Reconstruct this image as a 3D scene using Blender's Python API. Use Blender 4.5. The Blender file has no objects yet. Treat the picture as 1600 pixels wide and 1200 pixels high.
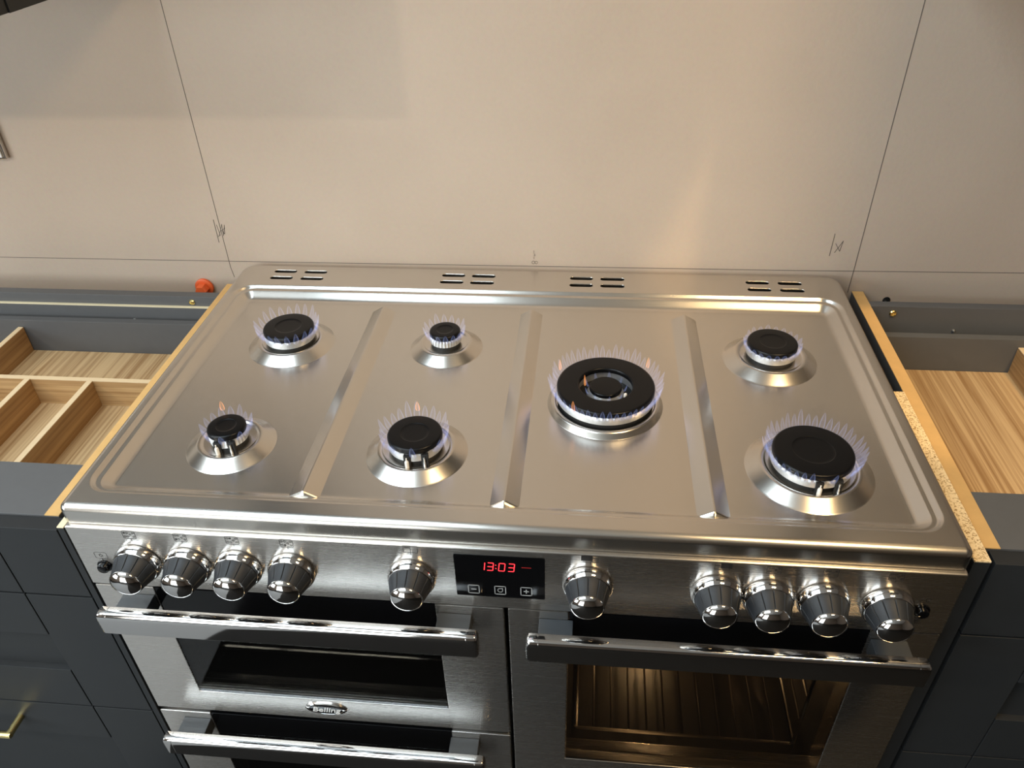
import bpy, bmesh, math, random
from mathutils import Vector, Matrix

sc = bpy.context.scene
col = sc.collection
PI = math.pi
Z0 = 0.905                      # height of the hob rim above the floor; everything below is written relative to it

# ------------------------------------------------------------------ camera
cam_d = bpy.data.cameras.new('camera')
cam = bpy.data.objects.new('camera', cam_d)
col.objects.link(cam)
sc.camera = cam
_yaw, _pitch, _roll, _f = -0.114193, 0.630331, 0.0334232, 1225.36
_fw = Vector((math.sin(_yaw) * math.cos(_pitch), math.cos(_yaw) * math.cos(_pitch), -math.sin(_pitch)))
_rt = Vector((math.cos(_yaw), -math.sin(_yaw), 0))
_dn = _fw.cross(_rt)
_r2 = _rt * math.cos(_roll) + _dn * math.sin(_roll)
_d2 = -_rt * math.sin(_roll) + _dn * math.cos(_roll)
_m = Matrix((_r2, -_d2, -_fw)).transposed().to_4x4()
_m.translation = Vector((0.0947984, -0.584565, 0.6241 + Z0))
cam.matrix_world = _m
cam_d.sensor_width = 36.0
cam_d.sensor_fit = 'HORIZONTAL'
cam_d.lens = _f / 1600 * 36.0
cam_d.clip_start = 0.01

# ------------------------------------------------------------------ light and exposure
sc.view_settings.view_transform = 'Standard'
sc.view_settings.look = 'None'
sc.view_settings.gamma = 1.0
sc.view_settings.use_curve_mapping = False
sc.view_settings.exposure = 0.0

world = bpy.data.worlds.new('daylight')
sc.world = world
world.use_nodes = True
world.node_tree.nodes['Background'].inputs[0].default_value = (0.62, 0.78, 1.0, 1)
world.node_tree.nodes['Background'].inputs[1].default_value = 1.0


def aim(o, target):
    o.rotation_euler = (Vector(target) - o.location).to_track_quat('-Z', 'Y').to_euler()


def area(name, loc, target, sx, sy, power, color):
    d = bpy.data.lights.new(name, 'AREA')
    d.shape = 'RECTANGLE'
    d.size, d.size_y, d.energy, d.color = sx, sy, power, color
    o = bpy.data.objects.new(name, d)
    o.location = (loc[0], loc[1], loc[2] + Z0)
    aim(o, (target[0], target[1], target[2] + Z0))
    col.objects.link(o)
    return o


def spot(name, loc, target, angle, power, color, radius=0.03, blend=0.2):
    d = bpy.data.lights.new(name, 'SPOT')
    d.spot_size, d.spot_blend, d.energy, d.color, d.shadow_soft_size = angle, blend, power, color, radius
    o = bpy.data.objects.new(name, d)
    o.location = (loc[0], loc[1], loc[2] + Z0)
    aim(o, (target[0], target[1], target[2] + Z0))
    col.objects.link(o)
    return o


WARM = (1.0, 0.70, 0.36)
COOL = (0.84, 0.93, 1.0)
area('window_daylight', (-2.72, -1.45, 0.45), (0, -1.2, 0.2), 1.7, 1.15, 70, COOL)
area('rooflight_daylight', (-1.15, -0.75, 1.66), (-1.15, -0.75, 0), 1.7, 1.65, 55, COOL)
area('added_front_light', (-1.60, -3.55, 0.2), (-1.0, 0, 0.25), 1.6, 1.9, 50, (1.0, 0.955, 0.88))  # unseen frontal source, added to brighten the upper back wall
spot('downlight_left', (-2.05, -1.25, 1.40), (-0.1, 0.6, 0.1), 0.9, 50, (1.0, 0.86, 0.68), 0.028, 0.6)
_P = Vector((0.97, -0.32, 1.44))
_a, _b = (Vector((0.292, 0.6, 0.248)) - _P).normalized(), (Vector((0.18, 0.6, 0.013)) - _P).normalized()
_n = _b.cross(_a).normalized()
_n = _n if _n.x > 0 else -_n
_ax = (_a + _b).normalized() * math.cos(0.26) + _n * math.sin(0.26)
spot('downlight_right', _P, _P + _ax, 0.53, 50, WARM, 0.025, 0.12)
area('added_warm_panel', (0.78, -0.42, 1.485), (0.78, -0.42, 0), 0.42, 0.30, 17, WARM)  # added lamp that broadens the warm highlights in the steel

# ------------------------------------------------------------------ materials
MAT = {}


def new_mat(name):
    m = bpy.data.materials.new(name)
    m.use_nodes = True
    MAT[name] = m
    return m, m.node_tree.nodes, m.node_tree.links, m.node_tree.nodes['Principled BSDF']


def plain(name, color, rough=0.5, metal=0.0, coat=0.0, noise=0.0, nscale=40.0, bump=0.0, spec=0.5):
    m, N, L, b = new_mat(name)
    b.inputs['Base Color'].default_value = (*color, 1)
    b.inputs['Roughness'].default_value = rough
    b.inputs['Metallic'].default_value = metal
    b.inputs['Coat Weight'].default_value = coat
    b.inputs['Specular IOR Level'].default_value = spec
    b.inputs['Coat Roughness'].default_value = 0.08
    if noise or bump:
        tc = N.new('ShaderNodeTexCoord')
        nz = N.new('ShaderNodeTexNoise')
        nz.inputs['Scale'].default_value = nscale
        nz.inputs['Detail'].default_value = 5
        L.new(tc.outputs['Object'], nz.inputs['Vector'])
        if noise:
            mx = N.new('ShaderNodeMix')
            mx.data_type = 'RGBA'
            mx.inputs['A'].default_value = (*[c * (1 - noise) for c in color], 1)
            mx.inputs['B'].default_value = (*[min(1, c * (1 + noise)) for c in color], 1)
            L.new(nz.outputs['Fac'], mx.inputs['Factor'])
            L.new(mx.outputs['Result'], b.inputs['Base Color'])
        if bump:
            bp = N.new('ShaderNodeBump')
            bp.inputs['Strength'].default_value = bump
            bp.inputs['Distance'].default_value = 0.001
            L.new(nz.outputs['Fac'], bp.inputs['Height'])
            L.new(bp.outputs['Normal'], b.inputs['Normal'])
    return m


def steel(name, tangent, base=(0.68, 0.645, 0.59), rough=0.30, aniso=0.6, bump=0.02):
    """brushed along x; the blur spreads across the brushing"""
    m, N, L, b = new_mat(name)
    b.inputs['Base Color'].default_value = (*base, 1)
    b.inputs['Metallic'].default_value = 1.0
    b.inputs['Anisotropic'].default_value = aniso
    v = N.new('ShaderNodeCombineXYZ')
    for i in range(3):
        v.inputs[i].default_value = tangent[i]
    L.new(v.outputs[0], b.inputs['Tangent'])
    tc = N.new('ShaderNodeTexCoord')
    mp = N.new('ShaderNodeMapping')
    mp.inputs['Scale'].default_value = (6, 900, 900)
    nz = N.new('ShaderNodeTexNoise')
    nz.inputs['Scale'].default_value = 1.0
    nz.inputs['Detail'].default_value = 3
    L.new(tc.outputs['Object'], mp.inputs['Vector'])
    L.new(mp.outputs['Vector'], nz.inputs['Vector'])
    rr = N.new('ShaderNodeMapRange')
    rr.inputs['To Min'].default_value = rough - 0.015
    rr.inputs['To Max'].default_value = rough + 0.015
    L.new(nz.outputs['Fac'], rr.inputs['Value'])
    L.new(rr.outputs['Result'], b.inputs['Roughness'])
    bp = N.new('ShaderNodeBump')
    bp.inputs['Strength'].default_value = bump
    bp.inputs['Distance'].default_value = 0.0005
    L.new(nz.outputs['Fac'], bp.inputs['Height'])
    L.new(bp.outputs['Normal'], b.inputs['Normal'])
    return m


def oak(name, axis, light=(0.54, 0.38, 0.205), dark=(0.30, 0.175, 0.075)):
    m, N, L, b = new_mat(name)
    tc = N.new('ShaderNodeTexCoord')
    mp = N.new('ShaderNodeMapping')
    s = [165, 165, 165]
    s[axis] = 2.2
    mp.inputs['Scale'].default_value = s
    mp.inputs['Rotation'].default_value = (0, 0, 0.05)
    nz = N.new('ShaderNodeTexNoise')
    nz.inputs['Scale'].default_value = 1.0
    nz.inputs['Detail'].default_value = 6
    nz.inputs['Roughness'].default_value = 0.62
    nz.inputs['Distortion'].default_value = 0.35
    L.new(tc.outputs['Object'], mp.inputs['Vector'])
    L.new(mp.outputs['Vector'], nz.inputs['Vector'])
    cr = N.new('ShaderNodeValToRGB')
    cr.color_ramp.elements[0].position = 0.36
    cr.color_ramp.elements[0].color = (*dark, 1)
    cr.color_ramp.elements[1].position = 0.58
    cr.color_ramp.elements[1].color = (*light, 1)
    L.new(nz.outputs['Fac'], cr.inputs['Fac'])
    L.new(cr.outputs['Color'], b.inputs['Base Color'])
    b.inputs['Roughness'].default_value = 0.45
    bp = N.new('ShaderNodeBump')
    bp.inputs['Strength'].default_value = 0.08
    bp.inputs['Distance'].default_value = 0.001
    L.new(nz.outputs['Fac'], bp.inputs['Height'])
    L.new(bp.outputs['Normal'], b.inputs['Normal'])
    return m


def chipboard(name):
    m, N, L, b = new_mat(name)
    tc = N.new('ShaderNodeTexCoord')
    vo = N.new('ShaderNodeTexVoronoi')
    vo.inputs['Scale'].default_value = 620
    nz = N.new('ShaderNodeTexNoise')
    nz.inputs['Scale'].default_value = 300
    L.new(tc.outputs['Object'], vo.inputs['Vector'])
    L.new(tc.outputs['Object'], nz.inputs['Vector'])
    sep = N.new('ShaderNodeSeparateColor')
    L.new(vo.outputs['Color'], sep.inputs['Color'])
    mt = N.new('ShaderNodeMath')
    mt.operation = 'MULTIPLY'
    L.new(sep.outputs[0], mt.inputs[0])
    L.new(nz.outputs['Fac'], mt.inputs[1])
    cr = N.new('ShaderNodeValToRGB')
    cr.color_ramp.elements[0].color = (0.36, 0.22, 0.085, 1)
    cr.color_ramp.elements[1].color = (0.84, 0.66, 0.39, 1)
    cr.color_ramp.elements[1].position = 0.22
    L.new(mt.outputs[0], cr.inputs['Fac'])
    L.new(cr.outputs['Color'], b.inputs['Base Color'])
    b.inputs['Roughness'].default_value = 0.8
    return m


def plaster():
    m, N, L, b = new_mat('plaster')
    tc = N.new('ShaderNodeTexCoord')
    n1 = N.new('ShaderNodeTexNoise')
    n1.inputs['Scale'].default_value = 3.2
    n1.inputs['Detail'].default_value = 4
    n2 = N.new('ShaderNodeTexNoise')
    n2.inputs['Scale'].default_value = 160
    n2.inputs['Detail'].default_value = 4
    for n in (n1, n2):
        L.new(tc.outputs['Object'], n.inputs['Vector'])
    cr = N.new('ShaderNodeValToRGB')
    cr.color_ramp.elements[0].position = 0.35
    cr.color_ramp.elements[0].color = (0.47, 0.375, 0.295, 1)
    cr.color_ramp.elements[1].position = 0.65
    cr.color_ramp.elements[1].color = (0.51, 0.41, 0.325, 1)
    L.new(n1.outputs['Fac'], cr.inputs['Fac'])
    mx = N.new('ShaderNodeMix')
    mx.data_type = 'RGBA'
    mx.blend_type = 'MULTIPLY'
    mx.inputs['Factor'].default_value = 0.12
    L.new(cr.outputs['Color'], mx.inputs['A'])
    L.new(n2.outputs['Color'], mx.inputs['B'])
    L.new(mx.outputs['Result'], b.inputs['Base Color'])
    b.inputs['Roughness'].default_value = 0.62
    bp = N.new('ShaderNodeBump')
    bp.inputs['Strength'].default_value = 0.12
    bp.inputs['Distance'].default_value = 0.002
    L.new(n2.outputs['Fac'], bp.inputs['Height'])
    L.new(bp.outputs['Normal'], b.inputs['Normal'])


def tinted_glass(name, tint, base=0.04):
    m, N, L, b = new_mat(name)
    N.remove(b)
    out = N['Material Output']
    tr = N.new('ShaderNodeBsdfTransparent')
    tr.inputs['Color'].default_value = (*tint, 1)
    gl = N.new('ShaderNodeBsdfGlossy')
    gl.inputs['Roughness'].default_value = 0.03
    fr = N.new('ShaderNodeFresnel')
    # the same reflectance on both faces of the pane (no total reflection inside it)
    ge = N.new('ShaderNodeNewGeometry')
    io = N.new('ShaderNodeMapRange')
    io.inputs['To Min'].default_value = 1.5
    io.inputs['To Max'].default_value = 1 / 1.5
    L.new(ge.outputs['Backfacing'], io.inputs['Value'])
    L.new(io.outputs['Result'], fr.inputs['IOR'])
    mx = N.new('ShaderNodeMixShader')
    L.new(fr.outputs[0], mx.inputs['Fac'])
    L.new(tr.outputs[0], mx.inputs[1])
    L.new(gl.outputs[0], mx.inputs[2])
    L.new(mx.outputs[0], out.inputs['Surface'])


def emitter(name, color, strength):
    m, N, L, b = new_mat(name)
    b.inputs['Base Color'].default_value = (0, 0, 0, 1)
    b.inputs['Emission Color'].default_value = (*color, 1)
    b.inputs['Emission Strength'].default_value = strength


def flame(name, low, high, strength):
    m, N, L, b = new_mat(name)
    N.remove(b)
    out = N['Material Output']
    at = N.new('ShaderNodeAttribute')
    at.attribute_name = 'flame'
    mx = N.new('ShaderNodeMix')
    mx.data_type = 'RGBA'
    mx.inputs['A'].default_value = (*low, 1)
    mx.inputs['B'].default_value = (*high, 1)
    L.new(at.outputs['Fac'], mx.inputs['Factor'])
    st = N.new('ShaderNodeMapRange')
    st.inputs['From Min'].default_value = 0.0
    st.inputs['From Max'].default_value = 1.0
    st.inputs['To Min'].default_value = strength
    st.inputs['To Max'].default_value = strength * 0.22
    L.new(at.outputs['Fac'], st.inputs['Value'])
    em = N.new('ShaderNodeEmission')
    L.new(mx.outputs['Result'], em.inputs['Color'])
    rm = N.new('ShaderNodeAttribute')
    rm.attribute_name = 'rim'
    ml = N.new('ShaderNodeMath')
    ml.operation = 'MULTIPLY'
    L.new(st.outputs['Result'], ml.inputs[0])
    L.new(rm.outputs['Fac'], ml.inputs[1])
    L.new(ml.outputs[0], em.inputs['Strength'])
    tr = N.new('ShaderNodeBsdfTransparent')
    ad = N.new('ShaderNodeAddShader')
    L.new(em.outputs[0], ad.inputs[0])
    L.new(tr.outputs[0], ad.inputs[1])
    L.new(ad.outputs[0], out.inputs['Surface'])


plaster()
steel('steel_top', (0, 1, 0), rough=0.24, aniso=0.65, bump=0.006)
steel('steel_front', (0, 0, 1), base=(0.66, 0.63, 0.59), rough=0.27, aniso=0.8, bump=0.0008)
steel('steel_spun', (0, 1, 0), rough=0.24, aniso=0.0, bump=0.0)
plain('chrome', (0.72, 0.70, 0.68), 0.06, 1.0)
plain('enamel_black', (0.004, 0.004, 0.0045), 0.30, spec=0.22)
plain('black_gloss', (0.003, 0.003, 0.0035), 0.10, spec=0.3)
plain('black_matt', (0.006, 0.006, 0.006), 0.6)
plain('aluminium', (0.62, 0.62, 0.62), 0.42, 0.85, noise=0.15, nscale=300)
plain('ceramic', (0.85, 0.80, 0.72), 0.35)
plain('rubber', (0.016, 0.018, 0.021), 0.5, noise=0.1, nscale=200)
plain('slate_paint', (0.022, 0.0235, 0.025), 0.45, spec=0.3, noise=0.06, nscale=60)
plain('slate_melamine', (0.095, 0.097, 0.100), 0.5, noise=0.06, nscale=90)
plain('mdf', (0.60, 0.37, 0.14), 0.55, noise=0.12, nscale=60)
plain('cream_edge', (0.72, 0.64, 0.44), 0.6)
plain('brass', (0.80, 0.66, 0.30), 0.25, 1.0)
plain('zinc', (0.75, 0.75, 0.75), 0.3, 1.0)
plain('orange_plastic', (0.72, 0.12, 0.03), 0.45)
plain('white_plastic', (0.75, 0.74, 0.72), 0.3)
plain('pencil', (0.10, 0.085, 0.075), 0.8)
plain('print_black', (0.012, 0.011, 0.010), 0.5)
plain('icon_grey', (0.45, 0.47, 0.48), 0.5)
plain('bracket_grey', (0.045, 0.050, 0.055), 0.4)
plain('floor_board', (0.010, 0.009, 0.008), 0.7, spec=0.1, noise=0.2, nscale=3)
plain('added_floor_sheet', (0.22, 0.22, 0.22), 0.8)
plain('ceiling_paint', (0.74, 0.72, 0.69), 0.8)
plain('light_melamine', (0.58, 0.59, 0.60), 0.4)
plain('wall_paint', (0.13, 0.10, 0.078), 0.7)
plain('dark_cavity', (0.055, 0.050, 0.045), 0.25)
plain('window_frame', (0.6, 0.6, 0.6), 0.4)
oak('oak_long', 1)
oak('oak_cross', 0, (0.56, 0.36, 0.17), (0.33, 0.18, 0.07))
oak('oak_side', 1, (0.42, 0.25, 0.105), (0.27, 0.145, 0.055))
plain('oak_edge', (0.68, 0.52, 0.32), 0.5, noise=0.1, nscale=60)
chipboard('chipboard')
tinted_glass('oven_glass', (0.46, 0.45, 0.43))
tinted_glass('window_glass', (0.95, 0.97, 0.97))
emitter('digit_red', (1.0, 0.03, 0.04), 3.0)
emitter('digit_dim', (0.8, 0.03, 0.03), 0.5)
emitter('oven_lamp_glow', (1.0, 0.55, 0.2), 4.0)
flame('flame_blue', (0.42, 0.52, 1.0), (0.62, 0.55, 0.95), 0.15)
flame('flame_orange', (1.0, 0.36, 0.10), (1.0, 0.42, 0.12), 0.5)

# ------------------------------------------------------------------ helpers
WLOC = {}


def part(name, bm, mat, parent=None, label=None, smooth=35.0, stuff=False):
    """link a bmesh, authored in hob coordinates, as one mesh object whose origin is its base centre"""
    bmesh.ops.recalc_face_normals(bm, faces=bm.faces[:])
    xs = [v.co.x for v in bm.verts]
    ys = [v.co.y for v in bm.verts]
    zs = [v.co.z for v in bm.verts]
    org = Vector(((min(xs) + max(xs)) / 2, (min(ys) + max(ys)) / 2, min(zs)))
    bmesh.ops.translate(bm, verts=bm.verts[:], vec=-org)
    me = bpy.data.meshes.new(name)
    bm.to_mesh(me)
    bm.free()
    if smooth:
        me.polygons.foreach_set('use_smooth', [True] * len(me.polygons))
        me.set_sharp_from_angle(angle=math.radians(smooth))
    for mm in (mat if isinstance(mat, (list, tuple)) else [mat]):
        me.materials.append(MAT[mm])
    o = bpy.data.objects.new(name, me)
    col.objects.link(o)
    if smooth:
        wn = o.modifiers.new('weighted_normal', 'WEIGHTED_NORMAL')
        wn.keep_sharp = True
        wn.weight = 50
    w = org + Vector((0, 0, Z0))
    WLOC[o.name] = w
    if parent:
        o.parent = parent
        o.location = w - WLOC[parent.name]
    else:
        o.location = w
    if label:
        o['label'] = label
    if stuff:
        o['kind'] = 'stuff'
    return o


def thing(name, label, cat, loc, group=None):
    o = bpy.data.objects.new(name, None)
    o.empty_display_size = 0.05
    col.objects.link(o)
    o.location = (loc[0], loc[1], loc[2] + Z0)
    WLOC[o.name] = Vector(o.location)
    o['label'], o['category'] = label, cat
    if group:
        o['group'] = group
    return o


def tag(o, label, cat, group=None):
    o['label'], o['category'] = label, cat
    if group:
        o['group'] = group
    return o


def structure(name, bm, mat, parent=None, smooth=0):
    o = part(name, bm, mat, parent, smooth=smooth)
    if not parent:
        o['kind'] = 'structure'
    return o


def B():
    return bmesh.new()


def box(bm, x0, x1, y0, y1, z0, z1, bev=0.0, seg=2, mi=0):
    r = bmesh.ops.create_cube(bm, size=1.0)
    vs = r['verts']
    for v in vs:
        v.co = Vector(((x0 + x1) / 2 + v.co.x * (x1 - x0), (y0 + y1) / 2 + v.co.y * (y1 - y0), (z0 + z1) / 2 + v.co.z * (z1 - z0)))
    fs = set(f for v in vs for f in v.link_faces)
    if bev:
        es = list(set(e for v in vs for e in v.link_edges))
        rb = bmesh.ops.bevel(bm, geom=es, offset=bev, segments=seg, profile=0.5, affect='EDGES')
        fs |= set(rb['faces'])
    for f in fs:
        if f.is_valid:
            f.material_index = mi
    return bm


def bbox(*a, **k):
    return box(B(), *a, **k)


def loft(bm, rings, closed=True, cap0=False, cap1=False):
    rv = [[bm.verts.new(p) for p in r] for r in rings]
    n = len(rings[0])
    for a, b in zip(rv, rv[1:]):
        for i in range(n if closed else n - 1):
            j = (i + 1) % n
            bm.faces.new((a[i], a[j], b[j], b[i]))
    if cap0:
        bm.faces.new(rv[0])
    if cap1:
        bm.faces.new(rv[-1])
    return rv


def lathe(bm, prof, n=48, c=(0, 0, 0), axis='z', cap0=True, cap1=True, rmod=None):
    """prof: (radius, height) rows; axis 'z' upwards or 'y' towards the viewer (-y)"""
    rings = []
    for k, (r, h) in enumerate(prof):
        ring = []
        for i in range(n):
            a = 2 * PI * i / n
            rr = max(r, 1e-5) + (rmod(k, i) if rmod else 0)
            if axis == 'z':
                ring.append((c[0] + rr * math.cos(a), c[1] + rr * math.sin(a), c[2] + h))
            elif axis == 'y':
                ring.append((c[0] + rr * math.cos(a), c[1] - h, c[2] + rr * math.sin(a)))
            else:
                ring.append((c[0] + h, c[1] + rr * math.cos(a), c[2] + rr * math.sin(a)))
        rings.append(ring)
    loft(bm, rings, True, cap0, cap1)
    return bm


def tube(bm, pts, r, n=8):
    pts = [Vector(p) for p in pts]
    rings = []
    for i, p in enumerate(pts):
        d = (pts[min(i + 1, len(pts) - 1)] - pts[max(i - 1, 0)]).normalized()
        u = d.orthogonal().normalized() if i == 0 else (u - d * u.dot(d)).normalized()
        w = d.cross(u)
        rings.append([p + r * (math.cos(2 * PI * k / n) * u + math.sin(2 * PI * k / n) * w) for k in range(n)])
    loft(bm, rings, True, True, True)
    return bm


def rrect(x0, x1, y0, y1, radii, n=7):
    """rounded rectangle, counter-clockwise; radii for corners (x0y0, x1y0, x1y1, x0y1)"""
    out = []
    cs = [(x0, y0, 1, 1, PI), (x1, y0, -1, 1, 1.5 * PI), (x1, y1, -1, -1, 0), (x0, y1, 1, -1, 0.5 * PI)]
    for (cx, cy, sx, sy, a0), r in zip(cs, radii):
        for i in range(n + 1):
            a = a0 + 0.5 * PI * i / n
            out.append((cx + sx * r + r * math.cos(a), cy + sy * r + r * math.sin(a)))
    return out


def strip_xz(bm, pts, w, y, t=0.0004, closed=False):
    """a printed or drawn line on a vertical plane facing the viewer"""
    n = len(pts)
    for i in range(n if closed else n - 1):
        a, b = Vector(pts[i]), Vector(pts[(i + 1) % n])
        d = (b - a)
        if d.length < 1e-7:
            continue
        d.normalize()
        q = Vector((-d.y, d.x)) * (w / 2)
        e = d * (w * 0.35)
        c = [a - e + q, b + e + q, b + e - q, a - e - q]
        f0 = [bm.verts.new((p.x, y, p.y)) for p in c]
        f1 = [bm.verts.new((p.x, y - t, p.y)) for p in c]
        bm.faces.new(f1)
        for k in range(4):
            bm.faces.new((f0[k], f0[(k + 1) % 4], f1[(k + 1) % 4], f1[k]))
    return bm


def circle_pts(cx, cz, r, n=12, sq=1.0):
    return [(cx + r * math.cos(2 * PI * i / n), cz + sq * r * math.sin(2 * PI * i / n)) for i in range(n)]


def disc_xz(bm, cx, cz, r, y, n=14, t=0.0004):
    lathe(bm, [(r, 0), (r, t)], n, (cx, y, cz), 'y')
    return bm


# ------------------------------------------------------------------ the room
RX0, RX1, RY0, RY1, RZ0, RZ1 = -2.6, 2.4, -3.4, 0.600, -0.905, 1.5
wall_back = structure('wall_back', bbox(RX0, RX1, RY1, RY1 + 0.1, RZ0, RZ1), 'plaster')
structure('wall_right', bbox(RX1, RX1 + 0.1, RY0, RY1, RZ0, RZ1), 'wall_paint')
GX0, GX1, GZ1 = -2.45, -0.72, 1.18
b = B()
box(b, RX0, GX0, RY0 - 0.1, RY0, RZ0, RZ1)
box(b, GX1, RX1, RY0 - 0.1, RY0, RZ0, RZ1)
box(b, GX0, GX1, RY0 - 0.1, RY0, GZ1, RZ1)
structure('wall_front', b, 'wall_paint')
b = B()
GXM = (GX0 + GX1) / 2 - 0.03
for x in (GX0, GXM, GX1 - 0.06):
    box(b, x, x + 0.06, RY0 - 0.08, RY0 - 0.02, RZ0, GZ1)
for z in (RZ0, GZ1 - 0.06):
    for x, x2 in ((GX0 + 0.06, GXM), (GXM + 0.06, GX1 - 0.06)):
        box(b, x, x2, RY0 - 0.08, RY0 - 0.02, z, z + 0.06)
door = structure('added_door_1', b, 'black_matt')  # unseen glazed door, added to let in the frontal light
for x, x2 in ((GX0 + 0.06, GXM), (GXM + 0.06, GX1 - 0.06)):
    part('pane', bbox(x, x2, RY0 - 0.055, RY0 - 0.050, RZ0 + 0.06, GZ1 - 0.06), 'window_glass', door, smooth=0)
structure('floor', bbox(RX0, RX1, RY0, RY1, RZ0 - 0.1, RZ0), 'floor_board')
SX0, SX1, SY0, SY1 = -2.05, -0.25, -1.65, 0.15
b = B()
box(b, RX0, SX0, RY0, RY1, RZ1, RZ1 + 0.1)
box(b, SX1, RX1, RY0, RY1, RZ1, RZ1 + 0.1)
box(b, SX0, SX1, RY0, SY0, RZ1, RZ1 + 0.1)
box(b, SX0, SX1, SY1, RY1, RZ1, RZ1 + 0.1)
structure('ceiling', b, 'ceiling_paint')
b = B()
for y in (SY0, SY1 - 0.04):
    box(b, SX0, SX1, y, y + 0.04, RZ1 + 0.02, RZ1 + 0.08)
for x in (SX0, SX1 - 0.04):
    box(b, x, x + 0.04, SY0 + 0.04, SY1 - 0.04, RZ1 + 0.02, RZ1 + 0.08)
win = structure('window_2', b, 'window_frame')
part('pane', bbox(SX0 + 0.04, SX1 - 0.04, SY0 + 0.04, SY1 - 0.04, RZ1 + 0.045, RZ1 + 0.05), 'window_glass', win, smooth=0)
sh = part('added_floor_sheet', bbox(-2.0, -0.72, -1.9, -0.10, RZ0 + 0.0005, RZ0 + 0.003), 'added_floor_sheet', smooth=0)  # unseen, added so the steel on the left reflects something pale
tag(sh, 'unseen pale sheet added on the floor in front of the left cabinet for its reflection', 'added sheet')
WY0, WY1, WZ0, WZ1 = -2.4, -0.7, -0.1, 1.0
b = B()
box(b, RX0 - 0.1, RX0, RY0, WY0, RZ0, RZ1)
box(b, RX0 - 0.1, RX0, WY1, RY1, RZ0, RZ1)
box(b, RX0 - 0.1, RX0, WY0, WY1, RZ0, WZ0)
box(b, RX0 - 0.1, RX0, WY0, WY1, WZ1, RZ1)
structure('wall_left', b, 'wall_paint')
b = B()
for y in (WY0, (WY0 + WY1) / 2 - 0.025, WY1 - 0.05):
    box(b, RX0 - 0.07, RX0 - 0.02, y, y + 0.05, WZ0, WZ1)
for z in (WZ0, WZ1 - 0.05):
    box(b, RX0 - 0.07, RX0 - 0.02, WY0 + 0.05, WY1 - 0.05, z, z + 0.05)
win = structure('window_1', b, 'window_frame')
for y in (WY0 + 0.05, (WY0 + WY1) / 2 + 0.025):
    part('pane', bbox(RX0 - 0.047, RX0 - 0.043, y, y + (WY1 - WY0) / 2 - 0.075, WZ0 + 0.05, WZ1 - 0.05), 'window_glass', win, smooth=0)

# pencil setting-out on the plaster
yw = RY1
for nm, pts, w in (
        ('pencil_line', [(-0.532, 0.9), (-0.532, 0.4187), (-0.5334, -0.0115), (-0.531, -0.0305)], 0.0008),
        ('pencil_line', [(0.5288, 0.9), (0.5264, 0.408), (0.5242, 0.0101), (0.5232, -0.034)], 0.0010),
        ('pencil_line', [(-1.6, -0.002), (-0.9629, -0.0006), (-0.5304, 0.0005), (0.4292, 0.0044), (0.7856, 0.0081), (1.5, 0.014)], 0.0008)):
    part(nm, strip_xz(B(), pts, w, yw), 'pencil', wall_back, smooth=0)
b = strip_xz(B(), [(-0.5416, 0.0781), (-0.5422, 0.0365)], 0.0009, yw)
strip_xz(b, [(-0.5384, 0.0688), (-0.5365, 0.0498), (-0.5405, 0.0474), (-0.537, 0.0522), (-0.529, 0.0701), (-0.531, 0.0487), (-0.5247, 0.069), (-0.5278, 0.0524), (-0.5317, 0.0594), (-0.5251, 0.0631)], 0.0006, yw)
part('pencil_mark', b, 'pencil', wall_back, smooth=0)
b = strip_xz(B(), [(0.4814, 0.0703), (0.4804, 0.0322)], 0.0009, yw)
strip_xz(b, [(0.4872, 0.038), (0.4967, 0.0584), (0.4946, 0.0404), (0.4859, 0.0537)], 0.0008, yw)
part('pencil_mark', b, 'pencil', wall_back, smooth=0)
b = strip_xz(B(), [(0.003, 0.0316), (0.003, 0.0269)], 0.0005, yw)
strip_xz(b, [(0.003, 0.0255), (0.0051, 0.0248), (0.0051, 0.0222), (0.0029, 0.0222)], 0.0005, yw)
strip_xz(b, [(0.003, 0.0200), (0.003, 0.0165)], 0.0005, yw)
strip_xz(b, circle_pts(0.0020, 0.0098, 0.0026, 10), 0.0005, yw, closed=True)
strip_xz(b, circle_pts(0.0070, 0.0098, 0.0024, 10), 0.0005, yw, closed=True)
part('pencil_mark', b, 'pencil', wall_back, smooth=0)

# ------------------------------------------------------------------ the range cooker
ck = thing('range_cooker', 'stainless steel gas range cooker with seven lit burners in the middle', 'cooker', (0, 0.29, RZ0))
FL = -0.0160                                    # level of the sunken hob floor

b = B()
box(b, -0.494, 0.494, 0.55, 0.575, -0.80, -0.03)
box(b, -0.494, -0.484, 0.012, 0.55, -0.80, -0.03)
box(b, 0.484, 0.494, 0.012, 0.55, -0.80, -0.03)
box(b, -0.484, 0.484, 0.012, 0.55, -0.045, -0.035)
box(b, -0.484, 0.484, 0.012, 0.55, -0.80, -0.79)
box(b, 0.004, 0.020, 0.030, 0.55, -0.79, -0.045)
part('body', b, 'black_matt', ck, smooth=0)
b = B()
box(b, -0.49, 0.49, 0.05, 0.07, RZ0, -0.80)
part('plinth', b, 'black_matt', ck, smooth=0)

# hob top: rolled lip, flat rim with vent slots, stepped well
SLOTX = [(-0.4400, -0.3998), (-0.3872, -0.3468), (-0.1493, -0.1092), (-0.0989, -0.0583),
         (0.0644, 0.1034), (0.1142, 0.1546), (0.3474, 0.3855), (0.3979, 0.4368)]


def slot_loop(x0, x1, yc, h, inset, z):
    r = h - inset
    pts = []
    for i in range(7):
        a = 0.5 * PI + PI * i / 6
        pts.append((x0 + h + r * math.cos(a), yc + r * math.sin(a), z))
    for i in range(7):
        a = -0.5 * PI + PI * i / 6
        pts.append((x1 - h + r * math.cos(a), yc + r * math.sin(a), z))
    return pts


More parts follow.
